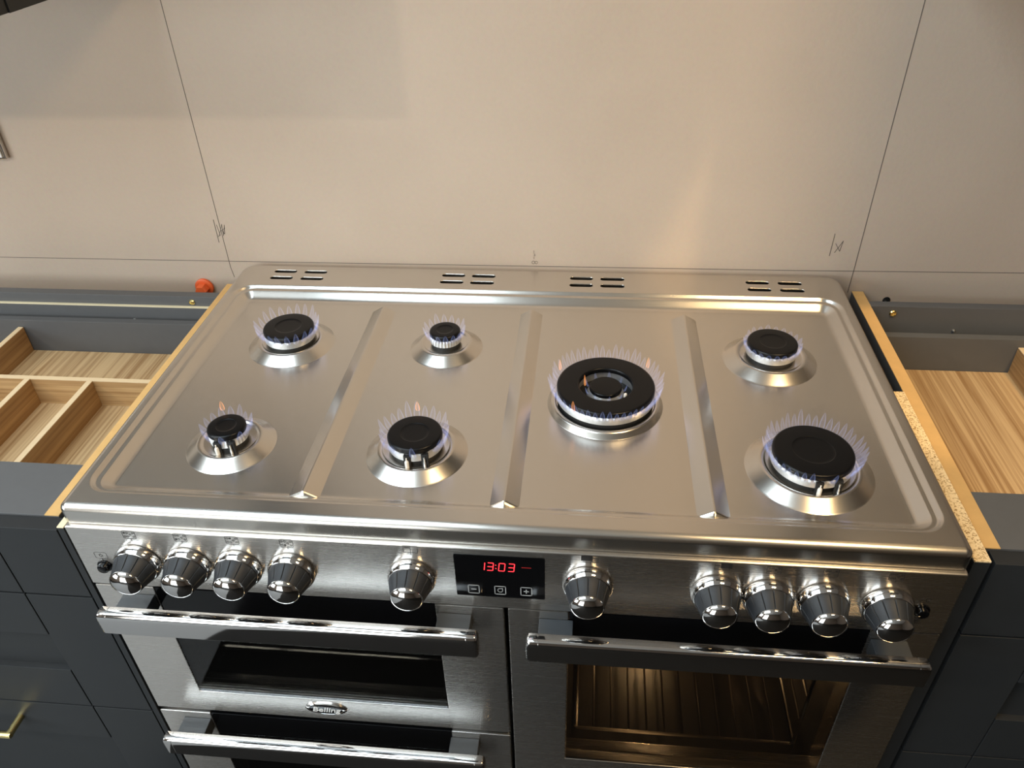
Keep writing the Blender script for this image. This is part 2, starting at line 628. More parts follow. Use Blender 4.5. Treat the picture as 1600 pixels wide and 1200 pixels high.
b = B()
HX, HY = 0.5, 0.5945


def outline(d, z):
    return [(x, y, z) for x, y in rrect(-HX + d, HX - d, 0 + d, HY - d, [max(0.0095 - d, 0.0012)] * 2 + [max(0.024 - d, 0.002)] * 2)]


lip = [outline(0.0100, 0)]
R = 0.0085
for i in range(7):
    a = 0.5 * PI * i / 6
    lip.append(outline(R - R * math.sin(a), -R + R * math.cos(a)))
lip += [outline(0, -0.0255), outline(0.0012, -0.0268), outline(0.006, -0.0268)]
lv = loft(b, lip)


def well(s, z):
    r = max(0.030 - s * 0.95, 0.0012)
    rb = max(0.034 - s * 1.0, 0.0012)
    return [(x, y, z) for x, y in rrect(-0.4862 + s, 0.4848 - s, 0.0262 + s, 0.5215 - s, [r, r, rb, rb])]


WP = [(-0.0012, 0), (0, 0), (0.0010, -0.0002), (0.0019, -0.0008), (0.0027, -0.0017), (0.0048, -0.0041), (0.0056, -0.0048), (0.0066, -0.0052), (0.0080, -0.0053), (0.0106, -0.0054), (0.0114, -0.0058)]
_s, _z = WP[-1]
_tn = [0.9, 0.9, 0.9, 0.9, 0.86, 0.66, 0.40, 0.20, 0.07]
_k = (-FL + _z) / sum(t * 0.0019 for t in _tn)
for _t in _tn:
    _s += 0.0019
    _z -= 0.0019 * _t * _k
    WP.append((_s, _z))
WP += [(_s + 0.002, FL), (0.06, FL)]
wv = loft(b, [well(s, z) for s, z in WP])
b.faces.new(wv[-1])
slots = []
for (x0, x1) in SLOTX:
    dy = -0.0032 * (x0 + 0.44) / 0.88 * 1.6
    for yc in (0.5685 + dy, 0.5455 + dy):
        rings = [slot_loop(x0, x1, yc, 0.0054, ins, z) for ins, z in ((-0.0006, 0), (0, 0), (0.0004, -0.0002), (0.0007, -0.0008), (0.0008, -0.0028))]
        slots.append(loft(b, rings)[0])
es = []
for loop in [lv[0], wv[0]] + slots:
    n = len(loop)
    for i in range(n):
        es.append(b.edges.get((loop[i], loop[(i + 1) % n])))
bmesh.ops.triangle_fill(b, use_beauty=True, use_dissolve=False, edges=es, normal=(0, 0, 1))
part('hob_top', b, 'steel_top', ck, smooth=40)
b = B()
box(b, -0.47, 0.47, 0.53, 0.585, -0.030, -0.022)
part('vent_tray', b, 'black_matt', ck, smooth=0)

# pressed ribs between the burner zones
for xl, xr, y0, y1 in ((-0.2455, -0.2085, 0.0465, 0.4740), (-0.0085, 0.0255, 0.0465, 0.4765), (0.2245, 0.2615, 0.0450, 0.4720)):
    xc, hw = (xl + xr) / 2, (xr - xl) / 2
    rings = []
    L_ = 0.005
    ts = [0, 0.03, 0.1, 0.25, 0.5, 0.75, 1.0]
    ys = [(y0 + L_ * t, t) for t in ts] + [(y1 - L_ * t, t) for t in reversed(ts)]
    for y, t in ys:
        k = math.sqrt(max(0.0, 1 - (1 - t) ** 2)) * 0.94 + 0.06
        hk = math.sqrt(max(0.0, 1 - (1 - t) ** 2)) * 0.97 + 0.03
        pr = [(-1, 0), (-0.92, 0.09), (-0.13, 0.93), (-0.05, 1.0), (0.05, 1.0), (0.13, 0.93), (0.92, 0.09), (1, 0)]
        rings.append([(xc + u * hw * k, y, FL + v * 0.0098 * hk) for u, v in pr])
    b = B()
    loft(b, rings, closed=False)
    part('rib', b, 'steel_top', ck, smooth=14)

# burners
BURN = [('back left', -0.3465, 0.3705, 0.0372, 0.0635, 22, 0.022, []),
        ('small back', -0.1110, 0.3725, 0.0228, 0.0535, 16, 0.019, []),
        ('small front left', -0.3485, 0.1365, 0.0240, 0.0555, 16, 0.017, [(-100, 1), (-62, 0)]),
        ('front middle', -0.1095, 0.1375, 0.0338, 0.0630, 24, 0.023, [(-96, 1), (-62, 0)]),
        ('wok', 0.1225, 0.2505, 0.0640, 0.0755, 52, 0.022, []),
        ('back right', 0.3550, 0.3655, 0.0345, 0.0645, 22, 0.012, []),
        ('front right', 0.3625, 0.1350, 0.0463, 0.0735, 40, 0.022, [(-91, 1), (-64, 0)])]
random.seed(4)


def jet_mesh(jets):
    """jets: (x, y, z, angle, length, width); every jet is a closed leaning teardrop"""
    b = B()
    lay = b.verts.layers.float.new('flame')
    rim = b.verts.layers.float.new('rim')
    for (x, y, z, a, ln, w, lean) in jets:
        prof = [(0, 0.35), (0.10, 0.72), (0.28, 0.95), (0.5, 1.0), (0.70, 0.86), (0.84, 0.62), (0.94, 0.34), (1.0, 0.05)]
        rad = Vector((math.cos(a), math.sin(a), 0))
        tan = Vector((-math.sin(a), math.cos(a), 0))
        prev = None
        for t, k in prof:
            c = Vector((x, y, z)) + rad * (ln * lean * (t - 0.25 * t * t)) + Vector((0, 0, ln * (0.10 * t + 0.80 * t * t)))
            up = (rad * (-0.6) + Vector((0, 0, 0.8)))
            ring = []
            for i in range(6):
                q = 2 * PI * i / 6
                v = b.verts.new(c + tan * (w * k * math.cos(q)) + up * (w * k * 0.8 * math.sin(q)))
                v[lay] = t
                v[rim] = 1.0 if i % 3 == 0 else 0.18
                ring.append(v)
            if prev:
                for i in range(6):
                    b.faces.new((prev[i], prev[(i + 1) % 6], ring[(i + 1) % 6], ring[i]))
            else:
                b.faces.new(ring)
            prev = ring
        b.faces.new(prev)
    return b


for bi, (nm, x, y, r, rs, nj, fl, pins) in enumerate(BURN):
    c = (x, y, FL)
    b = B()
    if nm == 'wok':
        prof = [(rs + 0.0015, -0.0004), (rs, 0.0006), (rs - 0.0035, 0.0062), (rs - 0.0055, 0.0080), (rs - 0.0085, 0.0085), (rs - 0.0100, 0.0078), (rs - 0.0105, 0.0040), (rs - 0.0105, 0.001), (0.02, 0.001)]
    else:
        w = 0.0165
        prof = [(rs + 0.0012, -0.0004), (rs, 0.0003), (rs - 0.0012, 0.0010), (rs - w + 0.002, 0.0104), (rs - w, 0.0112), (rs - w - 0.0022, 0.0112), (rs - w - 0.0040, 0.0104),
                (rs - w - 0.0052, 0.0092), (rs - w - 0.007, 0.0086), (r * 0.78, 0.0082), (r * 0.74, 0.0085), (r * 0.60, 0.0085)]
    lathe(b, prof, 72, c, 'z', cap0=False, cap1=True)
    br = part('burner', b, 'steel_spun', ck, label={'wok': 'large wok burner with an inner ring'}.get(nm), smooth=50)
    zb = 0.0010 if nm == 'wok' else 0.0080
    # base under the ring, coloured black for the shadow gap there
    rb_ = r * 0.98 if nm == 'wok' else r * 0.93
    part('burner_base', lathe(B(), [(rb_, zb), (rb_, 0.0135)], 48, c, 'z'), 'black_matt', br)
    # ported aluminium ring
    ports = nj

    def rm(k, i, r=r):
        return -0.0016 if (k in (2, 3) and i % 2 == 0) else 0.0

    n = ports * 2
    rr_ = r * 1.0
    pr = [(rr_ - 0.002, 0.0130), (rr_, 0.0140), (rr_, 0.0200), (rr_ - 0.0006, 0.0238), (rr_ - 0.004, 0.0245)]
    if nm == 'wok':
        pr = [(rr_ - 0.003, 0.0125), (rr_ + 0.0005, 0.0145), (rr_ + 0.0005, 0.0205), (rr_ - 0.001, 0.0240), (rr_ - 0.004, 0.0248), (0.038, 0.0248), (0.037, 0.012)]
    while n < 40:
        n *= 2
    part('burner_ring', lathe(B(), pr, n, c, 'z', cap0=(nm != 'wok'), cap1=(nm != 'wok'), rmod=rm), 'aluminium', br, smooth=40)
    h0, h1 = 0.0243, 0.0322
    if nm == 'wok':
        pr = [(0.0352, h0 + 0.001), (r - 0.002, h0), (r, h0 + 0.0012), (r, h1 - 0.0026), (r - 0.0010, h1 - 0.0008), (r - 0.0032, h1), (0.0372, h1), (0.0354, h1 - 0.0008), (0.0348, h1 - 0.0026), (0.0352, h0 + 0.001)]
        part('burner_cap', lathe(B(), pr, 96, c, 'z', cap0=False, cap1=False), 'enamel_black', br, smooth=50)
        # inner burner
        part('inner_base', lathe(B(), [(0.0345, 0.002), (0.0345, 0.008), (0.026, 0.010), (0.026, 0.014)], 48, c, 'z'), 'black_matt', br)
        part('inner_ring', lathe(B(), [(0.0225, 0.013), (0.0245, 0.0145), (0.0245, 0.0185), (0.0215, 0.0235), (0.018, 0.0243)], 48, c, 'z', rmod=lambda k, i: -0.0012 if (k in (2, 3) and i % 4 == 0) else 0), 'aluminium', br)
        part('inner_cap', lathe(B(), [(0.0190, 0.0238), (0.0212, 0.0240), (0.0215, 0.0252), (0.0215, 0.0275), (0.0207, 0.0288), (0.0190, 0.0292), (0.0001, 0.0292)], 48, c, 'z'), 'enamel_black', br, smooth=50)
        part('spark_electrode', lathe(B(), [(0.0023, 0.008), (0.0023, 0.0275), (0.0016, 0.0285)], 12, (x + 0.0255, y - 0.0150, FL), 'z'), 'ceramic', br)
    else:
        g = r * 0.52
        pr = [(r - 0.002, h0), (r, h0 + 0.0012), (r, h1 - 0.0028), (r - 0.0010, h1 - 0.0009), (r - 0.0030, h1), (g + 0.0008, h1), (g, h1 - 0.0003), (g - 0.0008, h1 - 0.0009), (g - 0.004, h1 - 0.0011), (0.0001, h1 - 0.0011)]
        part('burner_cap', lathe(B(), pr, 72, c, 'z'), 'enamel_black', br, smooth=50)
        for ang, kind in pins:
            a = math.radians(ang)
            px, py = x + (r + 0.0022) * math.cos(a), y + (r + 0.0022) * math.sin(a)
            part('electrode_slot', bbox(px - 0.0042, px + 0.0042, py - 0.0003, py + 0.005, FL + 0.0076, FL + 0.0236, 0.0004), 'black_matt', br)
            if kind:
                part('spark_electrode', lathe(B(), [(0.0026, 0.0068), (0.0026, 0.0165), (0.0019, 0.0182), (0.0008, 0.0184), (0.0008, 0.0225)], 14, (px, py - 0.0022, FL), 'z'), 'ceramic', br, label='white ceramic spark pin')
            else:
                part('thermocouple', lathe(B(), [(0.0017, 0.0068), (0.0017, 0.0130), (0.0012, 0.0145), (0.0012, 0.0215)], 12, (px, py - 0.0022, FL), 'z'), 'zinc', br)
    jets, hot = [], []
    for k in range(nj):
        a = 2 * PI * (k + 0.5) / nj
        if any(abs((math.degrees(a) - p[0] + 180) % 360 - 180) < 12 for p in pins):
            continue
        ln = fl * random.uniform(0.82, 1.15)
        wd = min(2 * PI * r / nj * 0.46, 0.0042)
        jets.append((x + (r - 0.001) * math.cos(a), y + (r - 0.001) * math.sin(a), FL + 0.0228, a, ln, wd, random.uniform(0.62, 0.78)))
    if nm == 'wok':
        for k in range(9):
            a = 2 * PI * k / 9
            jets.append((x + 0.0235 * math.cos(a), y + 0.0235 * math.sin(a), FL + 0.0215, a, 0.012, 0.0018, 0.5))
        for ang, rr, z in ((152, r + 0.004, 0.030), (38, r + 0.006, 0.030), (-128, r + 0.001, 0.026), (165, 0.027, 0.024)):
            a = math.radians(ang)
            hot.append((x + rr * math.cos(a), y + rr * math.sin(a), FL + z, a, 0.018, 0.0030, 0.15))
    if nm in ('small front left', 'front middle'):
        a = math.radians(118 if nm[0] == 's' else 95)
        hot.append((x + (r + 0.006) * math.cos(a), y + (r + 0.006) * math.sin(a), FL + 0.034, a, 0.015, 0.0028, 0.15))
    part('flames', jet_mesh(jets), 'flame_blue', br, label='ring of pale blue gas flames', smooth=80, stuff=True)
    if hot:
        part('flame_tips', jet_mesh(hot), 'flame_orange', br, label='orange flickers in the flames', smooth=80, stuff=True)

# control panel with clock, knobs, buttons and printed symbols
PY = -0.005
PZ0, PZ1 = -0.1265, -0.0272
part('control_panel', bbox(-0.4975, 0.4985, PY, 0.012, PZ0, PZ1, 0.0022, 3), 'steel_front', ck)

b = B()
loop0 = rrect(-0.0436, 0.0580, -0.1058, -0.0365, [0.0015] * 4, 3)
loft(b, [[(u, PY + 0.001, v) for u, v in loop0], [(u, PY - 0.0007, v) for u, v in loop0]], True, True, True)
dsp = part('clock_display', b, 'black_gloss', ck)
SEG = {'0': 'abcdef', '1': 'bc', '3': 'abcdg'}


def digit(ch, x0, z0, w, h):
    sl = 0.10
    P = {'tl': (x0 + sl * h, z0 + h), 'tr': (x0 + w + sl * h, z0 + h), 'ml': (x0 + sl * h / 2, z0 + h / 2), 'mr': (x0 + w + sl * h / 2, z0 + h / 2), 'bl': (x0, z0), 'br': (x0 + w, z0)}
    S = {'a': ('tl', 'tr'), 'b': ('tr', 'mr'), 'c': ('mr', 'br'), 'd': ('bl', 'br'), 'e': ('ml', 'bl'), 'f': ('tl', 'ml'), 'g': ('ml', 'mr')}
    b = B()
    for s in SEG[ch]:
        p, q = Vector(P[S[s][0]]), Vector(P[S[s][1]])
        d = (q - p) * 0.10
        strip_xz(b, [tuple(p + d), tuple(q - d)], 0.0010, PY - 0.0007, 0.0002)
    part('digit', b, 'digit_red', dsp, smooth=0)


dz = -0.0605
for ch, dx in (('1', -0.0165), ('3', -0.0068), ('0', 0.0062), ('3', 0.0168)):
    digit(ch, dx, dz, 0.0066, 0.0125)
b = B()
for zz in (dz + 0.0037, dz + 0.0092):
    disc_xz(b, 0.0034, zz, 0.0007, PY - 0.0007, 8, 0.0002)
part('colon', b, 'digit_red', dsp, smooth=0)
b = B()
for k in range(5):
    strip_xz(b, [(0.0325 + 0.0022 * k, -0.0530), (0.0338 + 0.0022 * k, -0.0530)], 0.0008, PY - 0.0007, 0.0002)
part('indicator', b, 'digit_dim', dsp, smooth=0)
for k, cx in enumerate((-0.0235, 0.0070, 0.0368)):
    cz = -0.0942 + 0.0004 * k
    b = B()
    strip_xz(b, rrect(cx - 0.0062, cx + 0.0062, cz - 0.0068, cz + 0.0068, [0.0012] * 4, 2), 0.0008, PY - 0.0007, 0.0002, closed=True)
    if k == 0:
        strip_xz(b, [(cx - 0.0026, cz), (cx + 0.0026, cz)], 0.0010, PY - 0.0007, 0.0002)
    elif k == 1:
        pts = [(cx + 0.0028 * math.cos(math.radians(a)), cz + 0.0031 * math.sin(math.radians(a))) for a in range(70, 371, 25)]
        strip_xz(b, pts, 0.0009, PY - 0.0007, 0.0002)
        strip_xz(b, [(cx - 0.0003, cz + 0.0030), (cx + 0.0028, cz + 0.0034), (cx + 0.0026, cz + 0.0008)], 0.0008, PY - 0.0007, 0.0002)
    else:
        strip_xz(b, [(cx - 0.0026, cz), (cx + 0.0026, cz)], 0.0010, PY - 0.0007, 0.0002)
        strip_xz(b, [(cx, cz - 0.0029), (cx, cz + 0.0029)], 0.0010, PY - 0.0007, 0.0002)
    part('icon', b, 'icon_grey', dsp, smooth=0)

KN = [(-0.4210, -0.0785, 8), (-0.3595, -0.0785, 8), (-0.2980, -0.0780, 6), (-0.2342, -0.0778, 4), (-0.0935, -0.0770, 0),
      (0.1060, -0.0728, 0), (0.2465, -0.0745, 0), (0.3020, -0.0768, 0), (0.3605, -0.0776, 0), (0.4275, -0.0800, -6)]
kn_ring = [(0.0262, 0.0), (0.0276, 0.0015), (0.0281, 0.0040), (0.0278, 0.0070), (0.0268, 0.0100), (0.0256, 0.0120), (0.0250, 0.0126), (0.0235, 0.0128)]
kn_grip = [(0.0238, 0.0118), (0.0246, 0.0132), (0.0243, 0.0150), (0.0230, 0.0190), (0.0213, 0.0240), (0.0199, 0.0290), (0.0189, 0.0330), (0.0183, 0.0352)]
kn_cap = [(0.0178, 0.0325), (0.0188, 0.0332), (0.0189, 0.0342), (0.0184, 0.0355), (0.0172, 0.0370), (0.0150, 0.0388), (0.0120, 0.0404), (0.0085, 0.0415), (0.0045, 0.0422), (0.0001, 0.0424)]


def flute(k, i):
    return -0.0010 if (2 <= k <= 5 and i % 16 == 0) else 0.0


first = None
for kx, kz, _r in KN:
    if first is None:
        b = lathe(B(), kn_ring, 64, (kx, PY, kz), 'y', cap0=True, cap1=True)
        first = part('knob', b, 'chrome', ck, smooth=60)
        g = part('grip', lathe(B(), kn_grip, 192, (kx, PY, kz), 'y', rmod=flute), 'rubber', first, label='dark grey ribbed grip', smooth=32)
        c_ = part('cap', lathe(B(), kn_cap, 48, (kx, PY, kz), 'y'), 'chrome', first, label='polished domed end cap', smooth=60)
        b = B()
        box(b, kx - 0.0042, kx + 0.0042, PY - 0.0085, PY - 0.0072, kz + 0.0272, kz + 0.0280)
        m_ = part('pointer_mark', b, 'print_black', first, smooth=0)
        kids = [g, c_, m_]
        x0_, z0_ = kx, kz
    else:
        k2 = first.copy()
        col.objects.link(k2)
        k2.location = first.location + Vector((kx - x0_, 0, kz - z0_))
        for ch in kids:
            q = ch.copy()
            col.objects.link(q)
            q.parent = k2


def burner_symbol(cx, cz, full):
    b = B()
    y = PY
    w, h = 0.0152, 0.0125
    strip_xz(b, rrect(cx - w / 2, cx + w / 2, cz - h / 2, cz + h / 2, [0.0022] * 4, 3), 0.0005, y, 0.00015, closed=True)
    ps = [(-0.0052, 0.0030), (-0.0018, 0.0030), (-0.0052, -0.0030), (-0.0018, -0.0030), (0.0018, 0.0), (0.0052, 0.0030), (0.0052, -0.0030)]
    for i, (u, v) in enumerate(ps):
        if i == full:
            disc_xz(b, cx + u, cz + v, 0.0014, y, 12, 0.00015)
        else:
            strip_xz(b, circle_pts(cx + u, cz + v, 0.0012, 10), 0.0005, y, 0.00015, closed=True)
    strip_xz(b, [(cx + 0.0005, cz - h / 2), (cx + 0.0005, cz - h / 2 - 0.003)], 0.0006, y, 0.00015)
    part('burner_symbol', b, 'print_black', ck, smooth=0)


def oven_symbol(cx, cz, full):
    b = B()
    y = PY
    w, h = 0.0160, 0.0105
    for q in ([(-w / 2, -h / 2), (w / 2, -h / 2), (w / 2, h / 2), (-w / 2, h / 2)],):
        strip_xz(b, [(cx + u, cz + v) for u, v in q], 0.0004, y, 0.00015, closed=True)
    strip_xz(b, [(cx, cz - h / 2), (cx, cz + h / 2)], 0.0004, y, 0.00015)
    strip_xz(b, [(cx - w / 2, cz + 0.001), (cx, cz + 0.001)], 0.0004, y, 0.00015)
    if full == 0:
        for k in range(3):
            strip_xz(b, [(cx - 0.0062 + 0.002 * k, cz + 0.0031), (cx - 0.0052 + 0.002 * k, cz + 0.0031)], 0.0012, y, 0.00015)
    else:
        s = -1 if full == 1 else 1
        strip_xz(b, [(cx + s * 0.0008, cz + 0.0010), (cx + s * 0.0076, cz + 0.0010)], 0.0080, y, 0.00015)
    strip_xz(b, [(cx, cz - h / 2), (cx, cz - h / 2 - 0.003)], 0.0006, y, 0.00015)
    part('oven_symbol', b, 'print_black', ck, smooth=0)


for k, full in ((0, 0), (1, 2), (2, 1), (3, 3), (7, 4), (8, 5), (9, 6)):
    burner_symbol(KN[k][0] + 0.0005, -0.0350, full)
for k, full in ((4, 0), (5, 1), (6, 2)):
    oven_symbol(KN[k][0] + (0.002 if k else 0), -0.0338, full)
# push buttons: ignition at the left, oven light at the right
for bx, bz, lab in ((-0.4680, -0.0905, 'round black ignition button'), (0.4655, -0.0858, 'round black oven light button')):
    part('button', lathe(B(), [(0.0088, 0), (0.0092, 0.0012), (0.0088, 0.0024), (0.0070, 0.0026), (0.0068, 0.0066), (0.0058, 0.0078), (0.0001, 0.0082)], 32, (bx, PY, bz), 'y'), 'black_gloss', ck, label=lab, smooth=50)
b = B()
cx, cz = -0.4680, -0.0735
strip_xz(b, rrect(cx - 0.0076, cx + 0.0076, cz - 0.0052, cz + 0.0052, [0.0024] * 4, 3), 0.0004, PY, 0.00015, closed=True)
star = [(cx + (0.0027 if i % 2 == 0 else 0.0014) * math.cos(PI / 2 + PI * i / 6), cz + (0.0027 if i % 2 == 0 else 0.0014) * math.sin(PI / 2 + PI * i / 6)) for i in range(12)]
strip_xz(b, star, 0.0004, PY, 0.00015, closed=True)
strip_xz(b, [(cx, cz - 0.0052), (cx, cz - 0.0076)], 0.0006, PY, 0.00015)
part('ignition_symbol', b, 'print_black', ck, smooth=0)
b = B()
cx, cz = 0.4690, -0.0690
strip_xz(b, circle_pts(cx, cz, 0.0024, 10), 0.0004, PY, 0.00015, closed=True)
strip_xz(b, [(cx - 0.001, cz - 0.0024), (cx - 0.001, cz - 0.0042), (cx + 0.001, cz - 0.0042), (cx + 0.001, cz - 0.0024)], 0.0004, PY, 0.00015)
strip_xz(b, [(cx - 0.0075, cz - 0.003), (cx - 0.0045, cz + 0.002)], 0.0005, PY, 0.00015)
part('light_symbol', b, 'print_black', ck, smooth=0)

# oven doors
DY0, DY1 = -0.004, 0.028
HND = [(-0.0330, 0), (-0.0380, 0.0012), (-0.0430, 0.0012), (-0.0455, -0.0005), (-0.0470, -0.0040), (-0.0474, -0.0090), (-0.0470, -0.0330), (-0.0450, -0.0362), (-0.0420, -0.0370), (-0.0350, -0.0370), (-0.0335, -0.0350), (-0.0330, -0.0300)]


def oven_door(x0, x1, z0, z1, gx0, gx1, gz0, hx0, hx1, lab):
    b = B()
    e = 0.0016
    box(b, x0, gx0, DY0, DY1, z0, z1, e)
    box(b, gx1, x1, DY0, DY1, z0, z1, e)
    box(b, gx0 - 0.002, gx1 + 0.002, DY0, DY1, z0, gz0, e)
    d = part('oven_door', b, 'steel_front', ck, label=lab)
    part('glass', bbox(gx0 + 0.0004, gx1 - 0.0004, DY0 + 0.0008, DY0 + 0.0050, gz0 + 0.0006, z1 - 0.0520, 0.0006), 'oven_glass', d)
    part('glass_border', bbox(gx0 + 0.0004, gx1 - 0.0004, DY0 + 0.0008, DY0 + 0.0050, z1 - 0.0518, z1 - 0.0004, 0.0006), 'black_gloss', d, label='opaque black glass strip')
    hz = z1 - 0.0045 + 0.0015
    prof = [(yy, hz + vv) for yy, vv in HND]
    rings = []
    for hx, k in ((hx0, 0.72), (hx0 + 0.0015, 0.92), (hx0 + 0.004, 1.0), (hx0 + 0.0130, 1.0), (hx0 + 0.0133, 0.975), (hx0 + 0.0139, 0.975), (hx0 + 0.0142, 1.0),
                  (hx1 - 0.0142, 1.0), (hx1 - 0.0139, 0.975), (hx1 - 0.0133, 0.975), (hx1 - 0.0130, 1.0), (hx1 - 0.004, 1.0), (hx1 - 0.0015, 0.92), (hx1, 0.72)):
        yc, zc = -0.0395, hz - 0.018
        rings.append([(hx, yc + (yy - yc) * k, zc + (zz - zc) * k) for yy, zz in prof])
    b = B()
    loft(b, rings, True, True, True)
    part('handle', b, 'chrome', d, label='chrome bar handle', smooth=40)
    for bx0 in (hx0 + 0.0125, hx1 - 0.0125 - 0.040):
        part('handle_bracket', bbox(bx0, bx0 + 0.040, -0.0345, DY0, hz - 0.034, hz - 0.0105, 0.0012), 'bracket_grey', d, label='dark grey handle mount')
    return d


d1 = oven_door(-0.4965, 0.0095, -0.3950, -0.1290, -0.4205, -0.0725, -0.3480, -0.4755, -0.0165, 'upper left oven door')
oven_door(-0.4965, 0.0095, -0.6700, -0.4030, -0.4205, -0.0725, -0.6200, -0.4755, -0.0215, 'lower left oven door')
oven_door(0.0143, 0.4985, -0.6700, -0.1285, 0.0855, 0.4230, -0.4510, 0.0385, 0.4790, 'tall right oven door')

# brand badge
b = B()
lathe(b, [(1.0, 0), (1.0, 0.0016), (0.93, 0.0028), (0.82, 0.0031), (0.80, 0.0025)], 48, (0, 0, 0), 'y')
for v in b.verts:
    v.co = Vector((-0.2440 + v.co.x * 0.0295, DY0 + v.co.y, -0.3665 + v.co.z * 0.0125))
bd = part('badge', b, 'chrome', ck, label='small oval chrome badge with black lettering field')
b = B()
lathe(b, [(0.80, 0.0020), (0.80, 0.0029), (0.6, 0.0032), (0.01, 0.0033)], 40, (0, 0, 0), 'y')
for v in b.verts:
    v.co = Vector((-0.2440 + v.co.x * 0.0295, DY0 + v.co.y, -0.3665 + v.co.z * 0.0125))
part('badge_field', b, 'black_gloss', bd)
tc = bpy.data.curves.new('badge_text', 'FONT')
tc.body = 'Belling'
tc.size = 0.0150
tc.shear = 0.25
tc.extrude = 0.0003
tc.offset = 0.00015
tc.align_x = 'CENTER'
tc.align_y = 'CENTER'
tmp = bpy.data.objects.new('badge_text', tc)
col.objects.link(tmp)
bpy.context.view_layer.update()
me = bpy.data.meshes.new_from_object(tmp.evaluated_get(bpy.context.evaluated_depsgraph_get()))
bpy.data.objects.remove(tmp)
b = B()
b.from_mesh(me)
for v in b.verts:
    v.co = Vector((-0.2440 + v.co.x, DY0 - 0.0034 - v.co.z, -0.3665 + v.co.y))
part('lettering', b, 'white_plastic', bd, smooth=0)

# oven interiors seen through the glass
def cavity(x0, x1, z0, z1, lamp):
    b = B()
    box(b, x0, x1, 0.46, 0.465, z0, z1)
    box(b, x0, x0 + 0.004, 0.03, 0.46, z0, z1)
    box(b, x1 - 0.004, x1, 0.03, 0.46, z0, z1)
    box(b, x0 + 0.004, x1 - 0.004, 0.03, 0.46, z0, z0 + 0.004)
    box(b, x0 + 0.004, x1 - 0.004, 0.03, 0.46, z1 - 0.004, z1)
    cv = part('oven_cavity', b, 'dark_cavity', ck, smooth=0)
    for xx in (x0 + 0.020, x1 - 0.020):
        b = B()
        for yy in (0.060, 0.400):
            tube(b, [(xx, yy, z0 + 0.03), (xx, yy, z1 - 0.03)], 0.0026, 6)
        zz = z0 + 0.055
        while zz < z1 - 0.05:
            tube(b, [(xx, 0.060, zz), (xx, 0.400, zz)], 0.0020, 6)
            zz += 0.055
        part('side_rail', b, 'chrome', cv, label='wire shelf ladder')
    b = B()
    zz = z0 + 0.068
    tube(b, [(x0 + 0.024, 0.05, zz), (x1 - 0.024, 0.05, zz), (x1 - 0.024, 0.42, zz), (x0 + 0.024, 0.42, zz), (x0 + 0.024, 0.05, zz)], 0.003, 6)
    for k in range(1, 12):
        xx = x0 + 0.024 + (x1 - x0 - 0.048) * k / 12
        tube(b, [(xx, 0.05, zz), (xx, 0.42, zz)], 0.0016, 5)
    part('shelf', b, 'chrome', cv, label='wire oven shelf')
    if lamp:
        od = bpy.data.lights.new('oven_bulb', 'POINT')
        od.energy, od.color, od.shadow_soft_size = 3.0, (1.0, 0.62, 0.28), 0.015
        ob = bpy.data.objects.new('oven_bulb', od)
        ob.location = ((x0 + x1) / 2 - 0.02, 0.425, z1 - 0.07 + Z0)
        col.objects.link(ob)
        part('oven_lamp', lathe(B(), [(0.018, 0), (0.018, 0.006), (0.012, 0.012), (0.001, 0.014)], 24, ((x0 + x1) / 2 - 0.02, 0.459, z1 - 0.07), 'y'), 'oven_lamp_glow', cv)


cavity(-0.4300, -0.0650, -0.385, -0.150, False)
cavity(-0.4300, -0.0650, -0.660, -0.420, False)
cavity(0.0750, 0.4330, -0.530, -0.150, True)

# ------------------------------------------------------------------ base cabinets
def drawer_front(parent, x0, x1, z0, z1, yf, side, slab, handle):
    """shaker front: recessed panel as the part, stiles and rails as its pieces; side = +1 when x1 is next to the cooker"""
    t = 0.020
    g = 0.0016
    sw = 0.0900
    bv = 0.0008
    p = part('drawer_front', bbox(x0 + sw - 0.004, x1 - sw + 0.004, yf + 0.0085, yf + t - 0.001, z0 + 0.002, z1 - 0.002), 'slate_paint', parent, smooth=0)
    for a, c in ((x0, x0 + sw - g / 2), (x1 - sw + g / 2, x1)):
        part('stile', bbox(a, c, yf, yf + t, z0, z1, bv), 'slate_paint', p)
    if slab:
        part('slab', bbox(x0 + sw + g / 2, x1 - sw - g / 2, yf, yf + t, z0, z1, bv), 'slate_paint', p)
    else:
        part('rail', bbox(x0 + sw + g / 2, x1 - sw - g / 2, yf, yf + t, z1 - 0.083, z1, bv), 'slate_paint', p)
        part('rail', bbox(x0 + sw + g / 2, x1 - sw - g / 2, yf, yf + t, z0, z0 + 0.086, bv), 'slate_paint', p)
    if handle:
        hz = z1 - 0.040
        e = x1 - 0.218 if side > 0 else x0 + 0.218
        f = e - 0.19 if side > 0 else e + 0.19
        b = B()
        for hx in (e, f):
            lathe(b, [(0.0055, 0.0), (0.0055, 0.030)], 16, (hx, yf, hz), 'y')
        xa, xb = min(e, f) - 0.004, max(e, f) + 0.004
        lathe(b, [(0.0044, 0), (0.0052, 0.001), (0.0052, xb - xa - 0.001), (0.0044, xb - xa)], 16, (xa, yf - 0.030, hz), 'x')
        part('handle', b, 'brass', p, label='brass bar handle', smooth=40)


